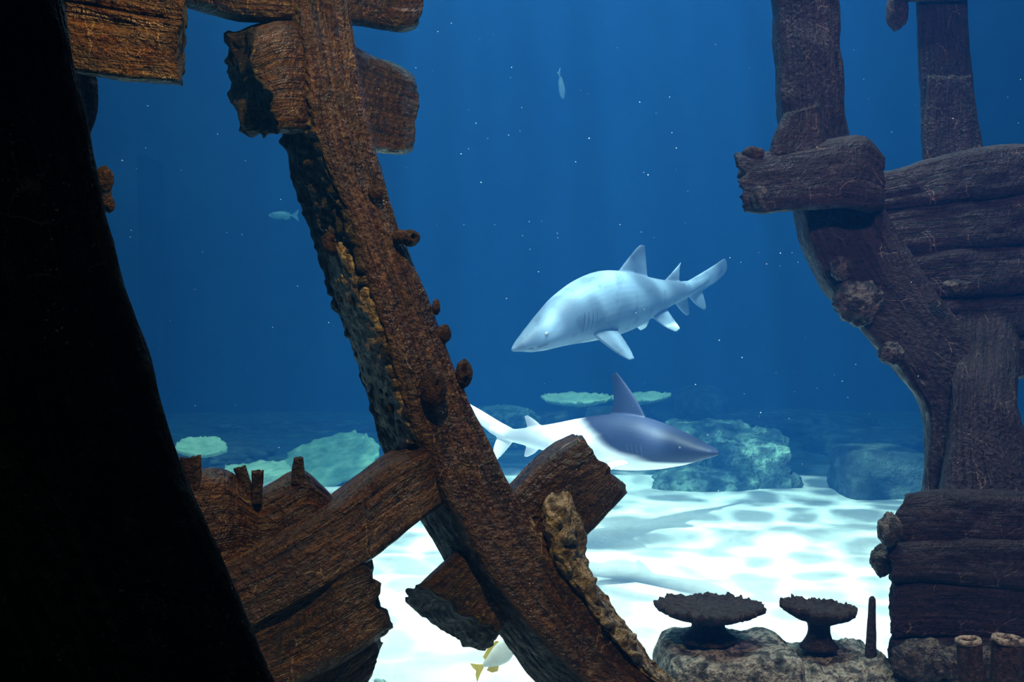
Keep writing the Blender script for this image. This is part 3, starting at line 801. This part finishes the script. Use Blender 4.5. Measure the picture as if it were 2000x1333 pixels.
PROF2 = [(0, .002, -.008, .010), (.012, .010, -.014, .024), (.035, .020, -.022, .036), (.07, .034, -.034, .050), (.12, .054, -.050, .064), (.20, .080, -.068, .078), (.30, .100, -.080, .084), (.40, .096, -.080, .080),
         (.50, .078, -.066, .066), (.60, .056, -.048, .048), (.70, .038, -.032, .032), (.77, .026, -.022, .020), (.83, .024, -.010, .012), (.88, .034, .010, .007)]
FINS2 = [
    [(v3(.24, 0, .075), v3(.40, 0, .07), .012), (v3(.285, 0, .15), v3(.375, 0, .13), .010), (v3(.325, 0, .20), v3(.375, 0, .185), .007), (v3(.36, 0, .238), v3(.382, 0, .225), .003)],
    [(v3(.65, 0, .038), v3(.715, 0, .025), .008), (v3(.685, 0, .062), v3(.725, 0, .052), .006), (v3(.715, 0, .078), v3(.732, 0, .075), .002)],
    [(v3(.66, 0, -.03), v3(.72, 0, -.02), .008), (v3(.69, 0, -.055), v3(.73, 0, -.046), .006), (v3(.72, 0, -.07), v3(.735, 0, -.068), .002)],
    [(v3(.77, 0, .024), v3(.83, 0, -.016), .010), (v3(.84, 0, .050), v3(.88, 0, .005), .010), (v3(.92, 0, .085), v3(.945, 0, .045), .008), (v3(.985, 0, .112), v3(1.0, 0, .085), .003)],
    [(v3(.775, 0, -.016), v3(.845, 0, .0), .009), (v3(.82, 0, -.062), v3(.865, 0, -.040), .007), (v3(.86, 0, -.10), v3(.875, 0, -.095), .002)],
]
for s_ in (1, -1):
    FINS2.append([(v3(.27, s_ * .062, -.045), v3(.36, s_ * .060, -.055), .013), (v3(.32, s_ * .12, -.062), v3(.385, s_ * .11, -.068), .010), (v3(.38, s_ * .18, -.078), v3(.42, s_ * .17, -.082), .007), (v3(.43, s_ * .22, -.09), v3(.44, s_ * .215, -.09), .003)])
    FINS2.append([(v3(.54, s_ * .035, -.045), v3(.61, s_ * .028, -.035), .009), (v3(.57, s_ * .062, -.06), v3(.62, s_ * .055, -.055), .006), (v3(.61, s_ * .08, -.07), v3(.63, s_ * .078, -.07), .002)])
sh2 = shark('shark', 'shark with painted bright flank and shaded head and fin swimming right low over the sand', at(1403, 884, 7.6), at(905, 845, 8.9), 0.0, PROF2, FINS2, M['skin2'], M['eye'], eye=(.105, .012))

# ------------------------------------------------------------------ rocks and corals


def rock(name, c, R, m, label=None, cat='rock', seed=0, n=3.0, amp=.16, fr=1.8, sub=5, group=None, parent=None, terr=0):
    v, f = ico(sub)
    u = v / ((np.abs(v) ** n).sum(1) ** (1 / n))[:, None]
    d = amp * fbm(u * fr + seed * 5.3, 5, seed) + amp * .4 * fbm(u * fr * 4 + seed, 3, seed + 4)
    P = u * (1 + d)[:, None] * np.array(R)
    if terr:
        P[:, 0] += terr * vn(np.stack([P[:, 2] * 9, P[:, 2] * 0, P[:, 1] * 2], 1), seed)
    P = P + np.array(c)
    o = mesh_obj(name, P, f, m, parent, attrs={'grain': v * np.array(R), 'crust': np.zeros(len(v))})
    if label:
        tag(o, label, cat, group)
    return o


def plate(name, label, px, py, d, r, m, tilt=(0, 0), cup=.25, th=.035, stem_h=.3, stem_r=.09, ragged=.12, seed=0, group=None, stem_m=None, squash=1.0, cat='coral', steps=(10, 72), nub=.0):
    """table coral: a shallow cup with a ragged rim on a stalk; pixel is the plate's middle"""
    t = thing(name, label, cat, group)
    c = at(px, py, d)
    nr, na = steps
    V = []
    th_ = np.linspace(0, 2 * np.pi, na, endpoint=False)
    rag = 1 + ragged * fbm(np.stack([np.cos(th_) * 3 + seed, np.sin(th_) * 3, th_ * 0], 1), 4, seed) * 1.6 + .05 * vn(np.stack([np.cos(th_) * 14 + seed, np.sin(th_) * 14, th_ * 0], 1), seed)
    rings = []
    for k in range(1, nr + 1):
        rings.append((k / nr, 1))
    for k in range(nr, 0, -1):
        rings.append((k / nr * .985 if k == nr else k / nr, -1))
    Rm = Matrix.Rotation(tilt[0], 3, 'X') @ Matrix.Rotation(tilt[1], 3, 'Y')
    Rm = np.array(Rm)
    P = []
    for (s_, sd) in rings:
        rr = r * s_ * (1 + (rag - 1) * s_)
        z = cup * r * s_ ** 2.0 + (0 if sd > 0 else -(th * (1.15 - .55 * s_) + cup * r * .0))
        if sd < 0:
            z = z - (.10 if not nub else .11) * r * (1 - s_ ** 1.5)
        pz = z + .03 * r * fbm(np.stack([np.cos(th_) * s_ * 6, np.sin(th_) * s_ * 6, th_ * 0 + sd], 1), 3, seed + 2)
        if nub and sd > 0:
            pz = pz + nub * r * np.clip(vn(np.stack([np.cos(th_) * s_ * 13, np.sin(th_) * s_ * 13, th_ * 0], 1), seed + 8), 0, 1)
        if s_ > .9:
            pz = pz + .07 * r * np.abs(vn(np.stack([np.cos(th_) * 9, np.sin(th_) * 9, th_ * 0], 1), seed + 6))
        P.append(np.stack([rr * np.cos(th_), rr * np.sin(th_) * squash, pz], 1))
    P = np.concatenate(P) @ Rm.T
    nR = len(rings)
    Fc = grid_faces(nR, na, True)
    Vt = np.concatenate([P, [[0, 0, 0]], [Rm @ np.array([0, 0, -th - .1 * r])]]) + c
    for j in range(na):
        Fc.append((j, (j + 1) % na, nR * na)); Fc.append(((nR - 1) * na + j, (nR - 1) * na + (j + 1) % na, nR * na + 1))
    mesh_obj('plate', Vt, Fc, m, t)
    # stalk
    ks = np.linspace(0, 1, 9); n = 24
    t2 = np.linspace(0, 2 * np.pi, n, endpoint=False)
    Vs = []
    for s_ in ks:
        rr = stem_r * (1.25 - 1.1 * s_ + 1.2 * s_ ** 3 + .25 * (1 - s_) ** 4) * (1 + .12 * fbm(np.stack([np.cos(t2) * 2, np.sin(t2) * 2, t2 * 0 + s_ * 3 + seed], 1), 3, seed))
        Vs.append(np.stack([c[0] + rr * np.cos(t2), c[1] + rr * np.sin(t2), np.full(n, c[2] - stem_h + (stem_h - th * .5 - (0 if nub else .05)) * s_)], 1))
    Fs = grid_faces(len(ks), n, True); Fs.append(tuple(range(n))); Fs.append(tuple(range((len(ks) - 1) * n, len(ks) * n)))
    mesh_obj('stalk', np.concatenate(Vs), Fs, stem_m or m, t)
    return t


# encrusted rock at the lower right with its table corals
RD = 4.25
c0 = at(1420, 1228, RD + .32)
zt = c0[2]
xa, xb = at(1302, 1280, RD)[0], at(1575, 1280, RD)[0]
rock('encrusted_rock', ((xa + xb) / 2, RD + .12, zt / 2 - .06), ((xb - xa) / 2 * 1.02, .24, zt / 2 + .05), M['reef'], 'mottled encrusted rock block under the wider table coral', 'rock', seed=3, n=9, amp=.05, fr=3.2, sub=6)
c1 = at(1650, 1250, RD + .38)
xa, xb = at(1540, 1280, RD)[0], at(1790, 1280, RD)[0]
rock('encrusted_rock', ((xa + xb) / 2, RD + .16, c1[2] / 2 - .06), ((xb - xa) / 2, .26, c1[2] / 2 + .06), M['reef'], 'lower mottled rock against the wreck under the smaller table coral', 'rock', seed=8, n=5, amp=.08, fr=3.2, sub=6)
plate('table_coral', 'wide dark table coral on a stalk on the lower right rock', 1384, 1192, 4.42, .196, M['plate_dark'], (math.radians(-3), 0), .08, .03, .115, .075, .12, 4, 'table corals on the near rock', steps=(22, 260), nub=.055)
plate('table_coral', 'smaller lopsided table coral beside the upright coral spike', 1600, 1196, 4.45, .142, M['plate_dark'], (math.radians(-3), math.radians(6)), .16, .035, .14, .05, .20, 9, 'table corals on the near rock', steps=(22, 240), nub=.07)


def spike(name, label, base, tip, r0, r1, m, seed=0, hollow=False, cat='coral', group=None, parent=None, rim=None):
    base, tip = np.array(base), np.array(tip)
    ax = tip - base; L = np.linalg.norm(ax); ax /= L
    e1 = np.cross(ax, [0, 1, 0]); e1 /= np.linalg.norm(e1); e2 = np.cross(ax, e1)
    n = 28; ks = list(np.linspace(0, 1, 22))
    t2 = np.linspace(0, 2 * np.pi, n, endpoint=False)
    rows = [(k, 1.0) for k in ks]
    if hollow:
        rows += [(1.0, .72), (.92, .62), (.75, .55), (.6, .4)]
    else:
        rows += [(1.02, .75), (1.04, .4)]
    V = []
    for k, q_ in rows:
        rr = (r0 + (r1 - r0) * min(k, 1)) * q_ * (1 + .16 * fbm(np.stack([np.cos(t2) * 1.6 + seed, np.sin(t2) * 1.6, t2 * 0 + k * L * 22], 1), 4, seed))
        off = L * k + (.05 * r1 + .18 * r1 * vn(np.stack([np.cos(t2) * 2 + seed, np.sin(t2) * 2, t2 * 0], 1), seed + 1)) * (k > .95)
        V.append(base + ax * off[:, None] if np.ndim(off) else base + ax * off)
        V[-1] = V[-1] + rr[:, None] * (np.cos(t2)[:, None] * e1 + np.sin(t2)[:, None] * e2)
    Fc = grid_faces(len(rows), n, True); Fc.append(tuple(range(n))); Fc.append(tuple(range((len(rows) - 1) * n, len(rows) * n)))
    V = np.concatenate(V)
    o = mesh_obj(name, V, Fc, m, parent, attrs={'grain': V - base, 'crust': np.zeros(len(V))})
    if rim is not None:
        Vr = []
        for j_ in range(32):
            a_ = j_ / 32 * 2 * math.pi
            for q_ in range(8):
                b_ = q_ / 8 * 2 * math.pi
                rr_ = r1 * (.92 + .10 * vn(np.array([math.cos(a_) * 2, math.sin(a_) * 2, seed]), 3)) + r1 * .22 * math.cos(b_)
                Vr.append(tip + rr_ * (math.cos(a_) * e1 + math.sin(a_) * e2) + ax * r1 * (.26 * math.sin(b_) + .05))
        Fr = [(j_ * 8 + q_, ((j_ + 1) % 32) * 8 + q_, ((j_ + 1) % 32) * 8 + (q_ + 1) % 8, j_ * 8 + (q_ + 1) % 8) for j_ in range(32) for q_ in range(8)]
        mesh_obj('rim', Vr, Fr, rim, o)['label'] = 'pale crusted rim'
    if label: tag(o, label, cat, group)
    return o


spike('coral_spike', 'thin upright coral spike on the low rock beside the wreck', at(1699, 1310, 4.45), at(1704, 1172, 4.45), .025, .013, M['plate_dark'], 2)
spike('tube_sponge', 'pale rimmed tube sponge stump at the bottom right, left one of two', at(1905, 1420, 3.95), at(1892, 1254, 3.95), .045, .042, M['tube'], 5, True, 'sponge', 'tube sponges at the bottom right', rim=M['crust'])
spike('tube_sponge', 'stout pale rimmed tube sponge stump in the bottom right corner', at(1958, 1420, 3.95), at(1968, 1252, 3.95), .055, .050, M['tube'], 6, True, 'sponge', 'tube sponges at the bottom right', rim=M['crust'])
# tube sponges on the near hull planks
spike('tube_sponge', 'hollow brown tube sponge leaning left on the hull plank', at(490, 975, 3.08), at(468, 914, 3.08), .014, .017, M['tube'], 7, True, 'sponge', 'tube sponges on the near hull')
spike('tube_sponge', 'upright brown tube sponge beside the leaning hollow one', at(502, 985, 3.06), at(503, 921, 3.06), .013, .017, M['tube'], 8, True, 'sponge', 'tube sponges on the near hull')
spike('tube_sponge', 'dark rounded tube sponge on the peak of the hull plank', at(582, 946, 3.12), at(583, 896, 3.12), .021, .013, M['tube'], 9, False, 'sponge', 'tube sponges on the near hull')
spike('tube_sponge', 'ragged brown sponge stub against the black rib', at(378, 960, 2.98), at(372, 894, 2.98), .022, .026, M['sponge'], 10, True, 'sponge', 'tube sponges on the near hull')

# reef in the middle distance
def reef(name, px, ptop, pbot, d, wpx, dep, m, label, seed, n=4, amp=.18, **kw):
    zt_ = at(px, ptop, d)[2]; wd = wpx * d / F / 2
    x_ = at(px, ptop, d)[0]
    return rock(name, (x_, d + dep * .6, zt_ / 2 - .1), (wd, dep, zt_ / 2 + .1), m, label, 'rock', seed, n, amp, **kw)


reef('reef_rock', 1398, 834, 950, 13.2, 165, .5, M['far_reef'], 'upper pale edged ledge of the stacked reef rock', 21, 6, .17, fr=2.6)
reef('reef_rock', 1498, 850, 945, 13.0, 90, .4, M['far_reef'], 'lower right shoulder of the stacked reef rock', 36, 5, .2, fr=2.6)
reef('reef_rock', 1432, 872, 945, 12.5, 90, .35, M['far_reef'], 'left squared block in front of the reef ledge', 22, 6, .16, fr=2.5)
reef('reef_rock', 1508, 872, 940, 12.4, 78, .35, M['far_reef'], 'right squared block in front of the reef ledge', 37, 6, .16, fr=2.5)
reef('reef_rock', 1385, 922, 946, 12.2, 200, .3, M['far_reef'], 'flat rock slab lying on the sand before the ledge', 23, 3, .18)
reef('reef_rock', 1545, 928, 942, 12.4, 60, .2, M['dark_reef'], 'small flat stone at the foot of the reef blocks', 38, 3, .18)
reef('reef_rock', 1738, 885, 972, 11.8, 170, .5, M['dark_reef'], 'dark reef boulder on the sand beside the right wreck', 24, 5, .12)
reef('reef_rock', 1740, 850, 920, 14.5, 260, .8, M['dark_reef'], 'low shadowed reef ridge behind the dark boulder', 25, 3, .2)
reef('reef_rock', 1570, 815, 900, 16.5, 330, .8, M['dark_reef'], 'far faint reef ridge right of the pale ledge', 26, 3, .25)
reef('reef_rock', 1378, 757, 870, 17.5, 115, .7, M['dark_reef'], 'rounded faint coral dome beyond the plate corals', 27, 2.2, .04)
reef('reef_rock', 985, 800, 900, 15.5, 150, .6, M['far_reef'], 'pale green reef rock behind the leaning rib', 28, 3, .2)
reef('reef_rock', 1180, 806, 900, 15.2, 260, .6, M['dark_reef'], 'shadowed reef rock under the plate corals', 29, 3, .2)
reef('reef_rock', 640, 930, 970, 13.2, 330, .7, M['dark_reef'], 'low reef rock under the left plate corals', 30, 3, .2)
reef('reef_rock', 390, 880, 960, 14.0, 240, .7, M['dark_reef'], 'reef rock behind the black rib', 31, 3, .2)
reef('reef_rock', 600, 835, 930, 17.0, 420, .7, M['dark_reef'], 'long faint reef ridge at the foot of the far wall', 32, 3, .25)

gp = 'pale plate corals on the far reef'
plate('plate_coral', 'long oval pale green plate coral right of the leaning rib', 1126, 780, 14.6, .455, M['plate'], (math.radians(2), 0), .05, .05, .5, .12, .05, 31, gp, M['dark_reef'])
plate('plate_coral', 'pale green plate coral partly behind the dark dorsal fin', 1252, 778, 15.0, .385, M['plate'], (math.radians(2), math.radians(-3)), .05, .05, .5, .12, .12, 32, gp, M['dark_reef'])
plate('plate_coral', 'pale plate coral beside the black rib', 392, 876, 12.6, .29, M['plate'], (math.radians(12), math.radians(5)), .10, .05, .4, .10, .10, 33, gp, M['dark_reef'])
plate('plate_coral', 'broad pale plate coral behind the tube sponges', 490, 926, 11.8, .42, M['plate'], (math.radians(5), math.radians(-4)), .05, .05, .3, .12, .10, 34, gp, M['dark_reef'])
plate('plate_coral', 'large tilted green plate coral left of the leaning rib', 642, 902, 12.9, .62, M['plate_green'], (math.radians(20), math.radians(-9)), .03, .06, .5, .14, .08, 35, gp, M['dark_reef'])

# ------------------------------------------------------------------ fish


def fish(name, label, c, L, yaw, pitch, m, fin_m, hgt=.36, group=None):
    t = thing(name, label, 'fish', group)
    R = np.array(Matrix.Rotation(yaw, 3, 'Z') @ Matrix.Rotation(pitch, 3, 'Y'))
    ks = np.linspace(0, 1, 24); n = 20; t2 = np.linspace(0, 2 * np.pi, n, endpoint=False)
    V = []
    for k_ in ks:
        h = hgt * .5 * (math.sin(math.pi * min(1, k_ * 1.02) ** .75) * .95 + .10 * k_ + .02)
        wv = h * .38
        V.append(np.stack([np.full(n, .5 - k_ * .82), wv * np.cos(t2), h * np.sin(t2)], 1))
    Fc = grid_faces(24, n, True); Fc.append(tuple(range(n))); Fc.append(tuple(range(23 * n, 24 * n)))
    mesh_obj('body', np.concatenate(V) * L @ R.T + c, Fc, m, t)

    def fin(nm, pts):
        p = np.array(pts, float); k_ = len(p); e = .008
        a = np.stack([p[:, 0], np.full(k_, e), p[:, 1]], 1); b = np.stack([p[:, 0], np.full(k_, -e), p[:, 1]], 1)
        Vf = np.concatenate([a, b]) * L @ R.T + c
        Ff = [tuple(range(k_)), tuple(range(2 * k_ - 1, k_ - 1, -1))] + [(i, (i + 1) % k_, (i + 1) % k_ + k_, i + k_) for i in range(k_)]
        mesh_obj(nm, Vf, Ff, fin_m, t, smooth=False)
    fin('tail_fin', [(-.28, .02), (-.40, .10), (-.52, .20), (-.50, .08), (-.46, 0), (-.50, -.08), (-.52, -.20), (-.40, -.10), (-.28, -.02)])
    fin('dorsal_fin', [(.22, hgt * .42), (.12, hgt * .62), (-.08, hgt * .56), (-.24, hgt * .34), (-.22, hgt * .2), (.1, hgt * .36)])
    fin('belly_fin', [(.0, -hgt * .42), (-.06, -hgt * .60), (-.18, -hgt * .50), (-.26, -hgt * .28), (-.2, -hgt * .2)])
    v, f = ico(2)
    for s_ in (1, -1):
        mesh_obj('eye', (v * .022 + np.array([.36, s_ * .058 * hgt / .36, .04])) * L @ R.T + c, f, M['gill'], t)
    return t


def flat_mat(name, c, rough=.5):
    q = NT(name); q.b.inputs['Roughness'].default_value = rough
    tc = q.n('TexCoord').outputs['Object']
    q.l(q.ramp(q.noise(tc, 12, 3, .5), [(.35, tuple(x * .75 for x in c)), (.65, c)]), q.b.inputs['Base Color'])
    return q.m


M['palefish'] = flat_mat('pale_silver_fish', (.75, .85, .80))
M['tealfish'] = flat_mat('pale_teal_fish', (.45, .70, .68))
M['yellowfin'] = flat_mat('yellow_fin', (.90, .72, .10))
fish('reef_fish', 'small pale fish hanging head down high in open water', at(1096, 166, 13.5), .36, math.radians(70), math.radians(58), M['palefish'], M['palefish'], .42, 'small fish')
fish('reef_fish', 'faint slim fish swimming left of the leaning rib', at(553, 421, 15.5), .42, math.radians(175), 0, M['tealfish'], M['tealfish'], .24, 'small fish')
fish('reef_fish', 'pale fish with yellow fins low over the sand behind the rib', at(968, 1284, 5.6), .27, math.radians(35), math.radians(-22), M['palefish'], M['yellowfin'], .45, 'small fish')
fish('reef_fish', 'teal fish just showing at the bottom edge over white sand', at(748, 1342, 5.8), .12, math.radians(160), math.radians(-30), M['tealfish'], M['tealfish'], .5, 'small fish')

# ------------------------------------------------------------------ drifting specks
v, f = ico(1)
V = []; Fc = []
rs = np.random.RandomState(5)
for i in range(420):
    d = rs.uniform(3.4, 10)
    c = at(rs.uniform(0, 2000), rs.uniform(0, 1250), d)
    if c[2] < .1: continue
    r = rs.uniform(.35, 1.0) ** 2 * 1.2 * d / F
    Fc += [tuple(a + len(V) * len(v) for a in ff) for ff in f]
    V.append(v * r * np.array([rs.uniform(.7, 1.8), 1, rs.uniform(.6, 1.1)]) + c)
q = NT('white_specks'); q.b.inputs['Base Color'].default_value = (.9, .9, .9, 1); M['speck'] = q.m
o = mesh_obj('drifting_specks', np.concatenate(V), Fc, M['speck'], fixn=False)
tag(o, 'tiny pale particles drifting through the water', 'particles', None, 'stuff')
